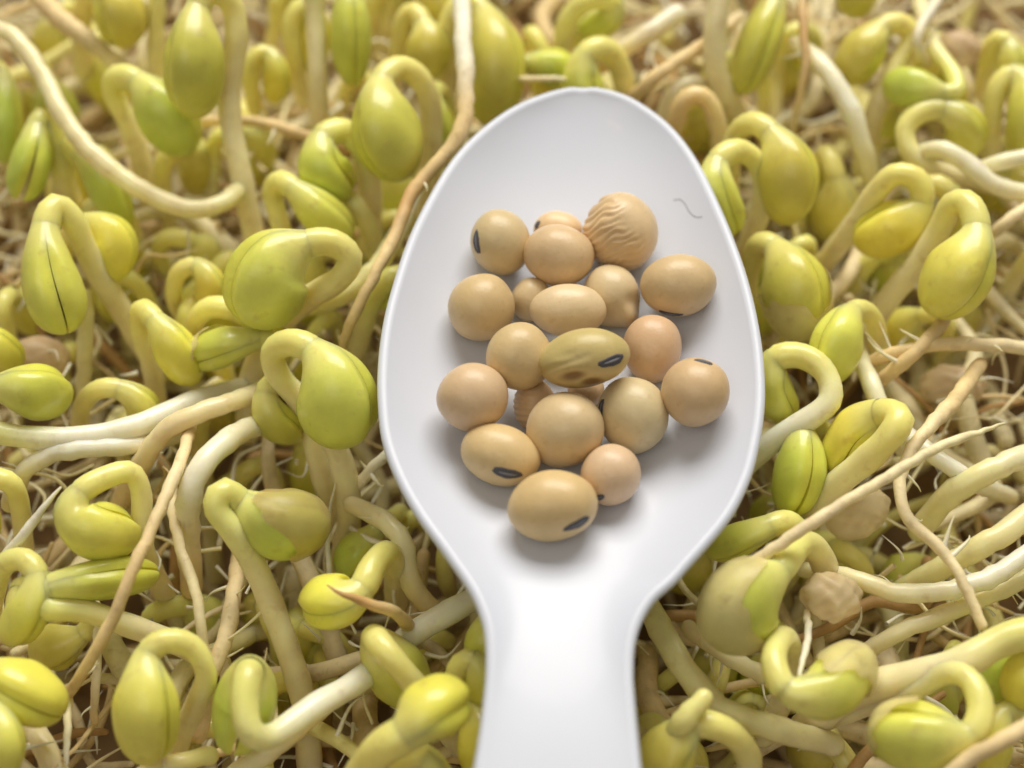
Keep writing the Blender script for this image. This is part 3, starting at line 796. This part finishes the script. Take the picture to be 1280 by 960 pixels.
hs('yellow ball head with a thick upward neck, left of the spoon neck', [(495, 760, -8), (494, 715, 0), (483, 691, 4.5), (466, 708, 6), (453, 735, 6.5), (428, 752, 6), (388, 744, 3)], 4, 80, 38, 'y', 14, tm=0.5)
hs('dim green head deep below the rim left of the spoon neck', [(500, 640, -9), (490, 648, -5), (478, 655, -4), (470, 664, -3), (450, 688, -3.5), (432, 722, -6)], 3, 62, 30, 'g', 10)
# lower right
hs('yellow olive sprout pushing out from under the lower right rim', [(1005, 690, -4), (1000, 665, 1), (982, 652, 4), (962, 658, 4.5), (930, 672, 3.5), (885, 692, 0)], 3, 46, 55, 'yg', 12)
hs('two toned head with a pale skin and thick neck, lower right', [(1030, 780, -8), (1034, 720, 0), (1018, 684, 5), (1000, 680, 7), (972, 714, 9.5), (932, 748, 9.5), (912, 812, 5.5)], 4, 104, 118, 'g', 15, coat=(0.55, OL_COAT, 0.45, -1.57), tm=0.5)
hs('coated yellow head with an upturned white hook, lower right', [(955, 920, -6), (984, 860, -1), (988, 808, 5), (978, 797, 7.5), (967, 824, 9.5), (980, 860, 10), (1025, 868, 9.5), (1078, 818, 5)], 5, 84, 30, 'yg', 13.5, coat=(0.6, OL_COAT, 0.25, 1.57), gap=0.06)
hs('green head half behind a thick pale stem at the right edge', [(1005, 910, -4), (1060, 870, 2), (1120, 850, 5), (1200, 830, 8), (1250, 802, 9), (1290, 792, 9.5), (1312, 812, 8), (1262, 838, 3), (1205, 870, 0)], 6, 84, 70, 'g', 18)
hs('bright yellow green head with a dark cleft and pale tip skin, bottom right', [(1030, 900, -4), (1090, 878, 2), (1140, 862, 5.5), (1185, 840, 8.5), (1213, 850, 10), (1226, 885, 10.5), (1214, 917, 10.5), (1170, 922, 9.5), (1088, 912, 6)], 6, 94, 128, 'yg', 13.5, coat=(0.7, OL_COAT), gap=0.07)
hs('small yellow head in the bottom right corner', [(1290, 990, -4), (1292, 930, 1), (1275, 892, 4), (1255, 890, 5), (1242, 920, 4.5), (1240, 968, 1)], 3, 52, 65, 'y', 11)
hs('knobbly olive sprout with a stubby arm, right of the handle', [(900, 1000, -5), (938, 958, 2), (918, 920, 6), (888, 906, 7), (868, 906, 7), (842, 932, 6), (812, 985, 2)], 4, 78, 50, 'o', 14)
hs('yellow head cut by the right edge below the thick pale stem', [(1340, 900, -3), (1335, 860, 2), (1318, 825, 5), (1295, 812, 7), (1282, 840, 7), (1272, 885, 4)], 3, 58, 70, 'y', 11)
for a, k in HERO: sprout(*a, **k)

# ------------------------------------------------------------------ bare shoots and roots, traced
shoot('long pale shoot arching from the left edge down to the tall stem', [(-25, 32, 7), (15, 44, 9), (52, 92, 8), (85, 155, 7), (130, 205, 6), (190, 245, 4), (245, 263, 3), (285, 250, 2), (305, 222, -1)], [11, 12, 12.5, 13, 12, 11], 'pcccg')
shoot('upright pale yellow stem at the top edge right of the blurred green head', [(196, 165, -9), (195, 65, 0), (198, -30, 7)], [11, 10.5], 'cy')
shoot('short pale stem straight below the heart shaped head', [(104, 520, -10), (105, 450, -4), (108, 395, 0), (106, 370, 1)], [10, 10], 'cg')
shoot('second white shoot lying under the long white stem at left', [(12, 630, 0), (32, 588, 3), (65, 567, 4), (120, 560, 4), (175, 556, 2), (225, 542, -2)], [12, 12, 12], 'cwc')
shoot('thick tan shoot leaning over the white stems at left', [(150, 630, -6), (177, 578, 2), (210, 536, 5), (260, 512, 5.5), (310, 496, 3), (355, 470, -2)], [14, 13, 12], 'tpc', 2)
shoot('thick cream shoot bent like a knee, left centre', [(360, 525, 0), (305, 538, 4), (264, 568, 6.5), (239, 610, 6.5), (235, 660, 2), (240, 735, -6)], [14, 16, 15], 'cwt')
shoot('curved tan shoot left of the spoon neck', [(440, 632, -1), (480, 650, 1), (505, 682, 1.5), (513, 728, 0), (550, 772, -4)], [12, 13.5, 13], 'pct', 3)
shoot('yellow olive bent shoot behind the looped olive head', [(478, 350, -8), (462, 285, -1), (440, 252, 1.5), (405, 246, 0)], [13, 13], 'gy')
shoot('greenish pale shoot passing under the brown root beside the rim', [(388, 382, -2), (430, 368, 1), (470, 335, 2), (500, 285, 2), (520, 235, 0)], [13, 12, 10], 'ggw')
shoot('blurred cream shoot sloping down in the upper right', [(995, 55, 2), (1030, 85, 4), (1060, 130, 3), (1080, 188, 0), (1092, 232, -4)], [12, 13, 12], 'cwg')
shoot('white shoot sweeping to the right edge under the ring sprout', [(1140, 196, 0), (1175, 186, 4), (1210, 205, 4), (1245, 232, 3), (1300, 245, 2)], [12, 12], 'gwc')
shoot('short white shoot at the right edge beside the sweeping shoot', [(1205, 218, -1), (1240, 206, 3), (1300, 192, 4)], [9, 11], 'gw')
shoot('tan ringed shoot curled up right of the spoon tip', [(835, 220, -6), (843, 160, 1), (858, 122, 4), (882, 122, 4), (898, 160, 1), (902, 225, -5)], [12, 12, 12], 'ttg', 4)
shoot('pale inner arch beside the tan ringed shoot', [(820, 200, -7), (830, 140, -1), (848, 108, 2), (872, 104, 1), (890, 118, -3)], [10, 11], 'wc')
shoot('blurred cream stub behind the tip of the spoon', [(745, 85, -2), (790, 55, 2), (845, 18, 3)], [11, 13], 'tw')
shoot('white shoot below the yellow ring sprout right of the rim', [(1060, 410, -4), (1085, 470, 2), (1105, 515, 2), (1130, 560, -2)], [11, 12], 'gw', 3)
shoot('pale thick shoot rising at the right edge beside the long thin root', [(1310, 558, 2), (1245, 585, 4), (1192, 614, 2), (1150, 662, -4)], [14, 16, 16], 'wgg')
shoot('white shoot crossing under the long thin root at right', [(1125, 535, 0), (1170, 572, 3), (1210, 598, 2), (1265, 622, -8)], [10, 12, 11], 'wwc')
shoot('broad olive cream shoot at the right edge below the white pair', [(1312, 622, 2), (1245, 672, 3), (1185, 705, 0), (1125, 738, -5)], [15, 15, 14], 'cgg')
shoot('long white shoot curving to the right edge, lower right', [(1310, 672, 4), (1242, 720, 4), (1180, 739, 4), (1120, 741, 3), (1065, 722, 2), (1005, 712, -2)], [12, 13, 12, 11], 'wwcc', 2)
shoot('cream shoot running just under the long white shoot at lower right', [(1310, 706, 0), (1240, 742, 1), (1180, 768, 2), (1120, 792, 1), (1070, 822, -3)], [13, 12, 11], 'gcc', 2)
shoot('long greenish white shoot sweeping right of the handle', [(800, 735, -1), (833, 800, 2), (865, 850, 3), (905, 889, 3), (960, 908, 2), (1040, 930, -2)], [15, 17, 17, 16], 'gggc')
shoot('beige shoot above the long greenish white shoot, right of the handle', [(860, 785, -5), (920, 826, -2), (980, 856, -4)], [11, 12], 'pc', 4)
shoot('pinkish stem below the bright yellow head at the left edge', [(35, 895, -1), (58, 940, 1), (82, 990, -2)], [14, 16], 'pp')
shoot('stubby arm growing from the knobbly olive sprout', [(838, 925, 6), (858, 897, 9), (880, 872, 9.5)], [14, 15, 12], 'yy')
shoot('short tan shoot along the bottom left edge', [(160, 980, -1), (215, 955, 2), (262, 945, 0)], [13, 12], 'ty', 3)
shoot('pale shoot crossing behind the curved stems below the green bent stem', [(290, 970, -2), (355, 925, 2), (420, 870, 0), (470, 850, -4)], [13, 13], 'cp', 1)

rootx('long root at the top, white above and brown where it bends to the rim', [(578, -30, 9), (578, 40, 10), (582, 95, 10), (578, 160, 9), (552, 198, 8), (516, 238, 7.5), (496, 290, 8), (468, 345, 8), (442, 395, 6), (426, 440, 2)], [11.5, 12, 12, 11, 9, 9, 8, 7, 6], 'wwwttbttt', 2)
rootx('thin tan root running diagonally through the lower left', [(240, 530, 3), (226, 575, 7), (205, 625, 9.5), (188, 665, 10), (165, 715, 10), (140, 775, 8), (108, 832, 5), (80, 875, 0)], [8, 8.5, 8, 8, 7], 'tpttt', 1)
rootx('thin pale root left of the knee shaped shoot', [(215, 600, 1), (218, 655, 4), (234, 712, 4), (246, 745, 4), (252, 800, 3), (258, 870, -2)], [6.5, 7, 7, 6], 'ppct', 2)
rootx('white pointed root tip at the left edge beside the square hooked head', [(-15, 722, 3), (20, 680, 7), (50, 640, 9), (75, 609, 10)], [8, 7.5, 6, 1.5], 'cww', 0)
rootx('brown pointed root tip crossing the yellow ball head', [(515, 790, 0), (500, 770, 5), (468, 756, 8.5), (432, 745, 10), (409, 732, 10.5)], [9, 9, 8, 6, 1], 'tttbb', 0)
rootx('long thin cream root slanting across the right side', [(905, 730, 6), (945, 702, 10), (1000, 663, 12), (1060, 626, 12.5), (1120, 590, 12.5), (1180, 556, 12), (1256, 530, 10)], [8, 8, 8, 7.5, 7, 6, 1.5], 'ppppccc', 0)
rootx('kinked pinkish root winding down the right side', [(1225, 455, 2), (1190, 505, 6), (1160, 535, 8), (1138, 565, 8), (1124, 610, 8), (1138, 652, 8), (1180, 690, 8), (1206, 732, 8), (1228, 782, 7)], [10, 11, 11, 9, 8, 8, 7.5, 7, 6.5], 'tttpppppp', 4)
rootx('brown root sloping across the bottom right corner', [(1310, 890, 11), (1255, 925, 12), (1212, 948, 11.5), (1165, 990, 9)], [11, 11, 10], 'ptp', 0)
rootx('tan hairy root right of the spoon tip', [(780, 135, -2), (812, 102, 3), (850, 75, 4), (885, 52, 3), (925, 20, 0)], [9, 9, 8, 7], 'tttp', 4)
rootx('thin brown root hanging between blurred olive heads at the top right', [(1002, -20, 6), (1003, 30, 6), (1008, 75, 5), (1000, 120, 2), (990, 165, -3)], [6, 6, 5, 4], 'tbtp', 1)
rootx('thin pale root from the top edge to the open seamed head', [(1185, -20, 4), (1160, 20, 6), (1145, 50, 6), (1160, 80, 3)], [7, 7, 6], 'cwp', 2)
rootx('tan blurred root at the top left', [(40, -20, 2), (70, 20, 4), (110, 50, 3), (150, 82, 0)], [14, 13, 10], 'ttc', 2)
rootx('horizontal tan root behind the green cleft head', [(255, 152, -3), (320, 152, 0), (390, 172, 0), (440, 190, -4)], [7, 7, 7], 'ttb', 3)
rootx('thin white root lying across the blurred lime head at the spoon tip', [(640, 98, 3), (680, 99, 4.5), (720, 98, 3)], [4, 4, 3], 'ppw', 0)
rootx('pale root below the tray edge at right under the drop shaped head', [(1080, 455, 0), (1130, 438, 3), (1190, 430, 4), (1250, 432, 3), (1310, 438, 1)], [8, 9, 9, 9], 'ttpp', 5)
rootx('forked tan root below the drop shaped head', [(1100, 475, 0), (1140, 445, 4), (1180, 400, 3), (1185, 370, 0)], [9, 9, 8], 'ttp', 3)
rootx('white root with a knuckle at the right edge', [(1230, 300, -2), (1250, 285, 2), (1275, 265, 3), (1310, 245, 1)], [7, 8, 8], 'ppt', 1)
rootx('thin cream root under the curved tan shoot at the spoon', [(440, 615, -2), (475, 575, 1), (520, 540, -2)], [7, 7, 6], 'pwc', 2)
rootx('grey pink root pair sinking left of the long bent stem', [(300, 680, -6), (284, 790, 1), (262, 850, 1), (250, 920, -2)], [10, 11, 10], 'tpt', 3)
rootx('pale vertical root beside the bottom left cleft head', [(120, 755, -2), (122, 800, 1), (120, 850, 0), (118, 900, -3)], [5.5, 6, 5], 'pwt', 2)
rootx('fine tan rootlet tip at the bottom left above the short shoot', [(85, 860, 0), (84, 905, 2), (83, 955, 1)], [6, 5.5, 3], 'ccw', 0)
rootx('two white root tips hanging from the withered seed', [(1008, 765, 3), (1010, 795, 6), (1003, 825, 8), (998, 845, 9)], [5, 5, 4.5, 2.5], 'pwww', 0)

# withered seed and stray hulls
def hull(label, cx, cy, a, b, ang, h, col, crump, ph):
    c = at(cx, cy, h+h0(cy)); k = pxmm(c); A, B = a/k, b/k; C_ = (A+B)/2*0.8
    toc = (CPOS-c).normalized(); ri = Vector((1, 0, 0)); ri = (ri-toc*ri.dot(toc)).normalized(); up = toc.cross(ri)
    ar = math.radians(ang); ex = ri*math.cos(ar)+up*math.sin(ar); ey = -ri*math.sin(ar)+up*math.cos(ar)
    m = Mesh(); rows = []
    NJ, NI = 34, 48
    for j in range(NJ+1):
        th = math.pi*j/NJ; row = []
        for i in range(NI):
            p_ = 2*math.pi*i/NI; x, y, z = math.cos(th), math.sin(th)*math.cos(p_), math.sin(th)*math.sin(p_)
            f = 1+crump*(math.sin(5*x+4*y+ph)*math.sin(4*z-3*y+ph*2)+0.5*math.sin(11*x-6*z+ph)*math.sin(9*y+ph))
            row.append(m.vert(c+(ex*x*A+ey*y*B+toc*z*C_)*f, mixc(col, BROWN, max(0, (1-f)/crump*0.35) if crump else 0)))
            if j in (0, NJ): break
        rows.append(row)
    for j in range(NJ):
        for i in range(NI):
            i2 = (i+1) % NI
            if j == 0: m.f.append((rows[0][0], rows[1][i], rows[1][i2]))
            elif j == NJ-1: m.f.append((rows[j][i], rows[NJ][0], rows[j][i2]))
            else: m.f.append((rows[j][i], rows[j+1][i], rows[j+1][i2], rows[j][i2]))
    o = m.build('seed_hull', M_COAT, None, c); tag(o, label, 'seed hull', 'empty seed hulls among the roots')
hull('crumpled beige seed hull sprouting white rootlets, lower right', 1038, 746, 37, 30, -10, 4, (0.87, 0.72, 0.46), 0.09, 1.3)
hull('smooth pinkish beige seed hull near the top right corner', 1195, 62, 31, 24, 5, 1, (0.80, 0.60, 0.40), 0.03, 2.2)
hull('pale beige seed hull deep at the left below the heart shaped head', 48, 448, 40, 28, 0, -4, (0.80, 0.61, 0.38), 0.03, 0.4)
hull('brownish hull under the folded yellow head, right of the spoon', 1072, 642, 42, 30, 30, -2, (0.87, 0.73, 0.44), 0.04, 3.4)
hull('pale hull deep in the roots at the right edge', 1190, 482, 40, 26, 0, -6, (0.80, 0.62, 0.38), 0.06, 5.4)

# ------------------------------------------------------------------ fine hair lying in the bowl
def hair(label, pxs, lift, r):
    P3 = []
    for x, y in pxs:
        d = ray(x, y); hit, nn, _, dist = BV.ray_cast(CPOS, d)
        P3.append(CPOS+d*(dist-lift))
    m = Mesh(); tube(m, spline(P3, 6)[0], lambda t: r, lambda t: (0, 0, 0), 5)
    o = m.build('hair', M_HAIR, None, P3[0]); tag(o, label, 'hair')
hair('fine dark hair lying inside the upper right of the spoon bowl', [(842, 250), (850, 249), (857, 256), (862, 265), (870, 271), (878, 271)], 0.05, 0.020)

# ------------------------------------------------------------------ lesser sprouts filling the gaps lower down
def in_spoon(x, y, mg=0):
    if y < 110-mg: return False
    s = math.sqrt(max(0, y-TIP)); return FL(s)-mg < x < FR(s)+mg
FILL = []
RG = random.Random(23)
def fill_sprout(px, py, h, az, tint, sc, label, rn):
    p = at(px, py, h+h0(py)); d = Vector((math.cos(az), math.sin(az), 0)); sd = Vector((-d.y, d.x, 0))
    Z = Vector((0, 0, 1)); ln = Vector((rn.gauss(0, 3), rn.gauss(0, 3), 0)); w = rn.uniform(-1.5, 1.5)
    pts = [p+ln*1.6-Z*17, p+ln*0.6-Z*9, p-Z*2, p+d*1.6*sc+Z*1.6, p+d*4.4*sc+Z*0.8+sd*w*0.3, p+d*6.0*sc-Z*3.6*sc+sd*w, p+d*4.8*sc-Z*9.5*sc+sd*w]
    build_sprout(label, pts, 4, rn.uniform(6.0, 7.4)*sc, rn.uniform(0, 120), tint, rn.uniform(0.95, 1.2)*sc, gap=rn.choice((0, 0, 0.06)), rnd=rn, group='half buried sprouts low in the tangle')
TONE = {'y': 'yellow', 'yg': 'yellow green', 'g': 'green', 'o': 'olive', 'd': 'dull yellow'}
SKIP = {4, 18, 23, 27, 29, 35, 56, 57, 60, 64, 76, 83, 122, 154, 163, 185, 188, 192, 194}
seen_labels = set()
NAMES = [(l.split(',')[0].split(' wearing')[0].split(' cut by')[0].split(' crossed')[0], b) for l, b in USED]
fid = 0
gx, gy = 19, 13
for j in range(gy):
    for i in range(gx):
        px = (i+0.5+RG.uniform(-0.45, 0.45))/gx*1320-20; py = (j+0.5+RG.uniform(-0.45, 0.45))/gy*1010-10
        h = RG.uniform(-11, -3); az = RG.uniform(0, 6.28); tint = RG.choice(('y', 'y', 'yg', 'g', 'o', 'd', 'o')); sc = RG.uniform(0.78, 1.05)
        sd_ = RG.random()
        if in_spoon(px, py+10, -6): continue
        near = sorted((math.hypot(px-b[0], py-b[1]), n, b) for n, b in NAMES)
        fid += 1
        if RG.random() < (0.8 if px > 980 and 420 < py < 800 else 0.3 if px > 900 and py < 430 else 0.45): continue
        if fid in SKIP or near[0][0] < 26: continue
        lab = None
        for dist, n, b in near[:8]:
            dx, dy = px-b[0], py-b[1]
            w = ('right of' if dx > 0 else 'left of') if abs(dx) > abs(dy) else ('below' if dy > 0 else 'above')
            lab = 'low %s sprout %s the %s' % (TONE[tint], w, n)
            if lab not in seen_labels and len(lab.split()) <= 16: break
        seen_labels.add(lab); FILL.append(fid)
        o = fill_sprout(px, py, h, az, tint, sc, lab, random.Random(int(sd_*1e6)))
        if 'DEBUG_FID' in globals(): pass
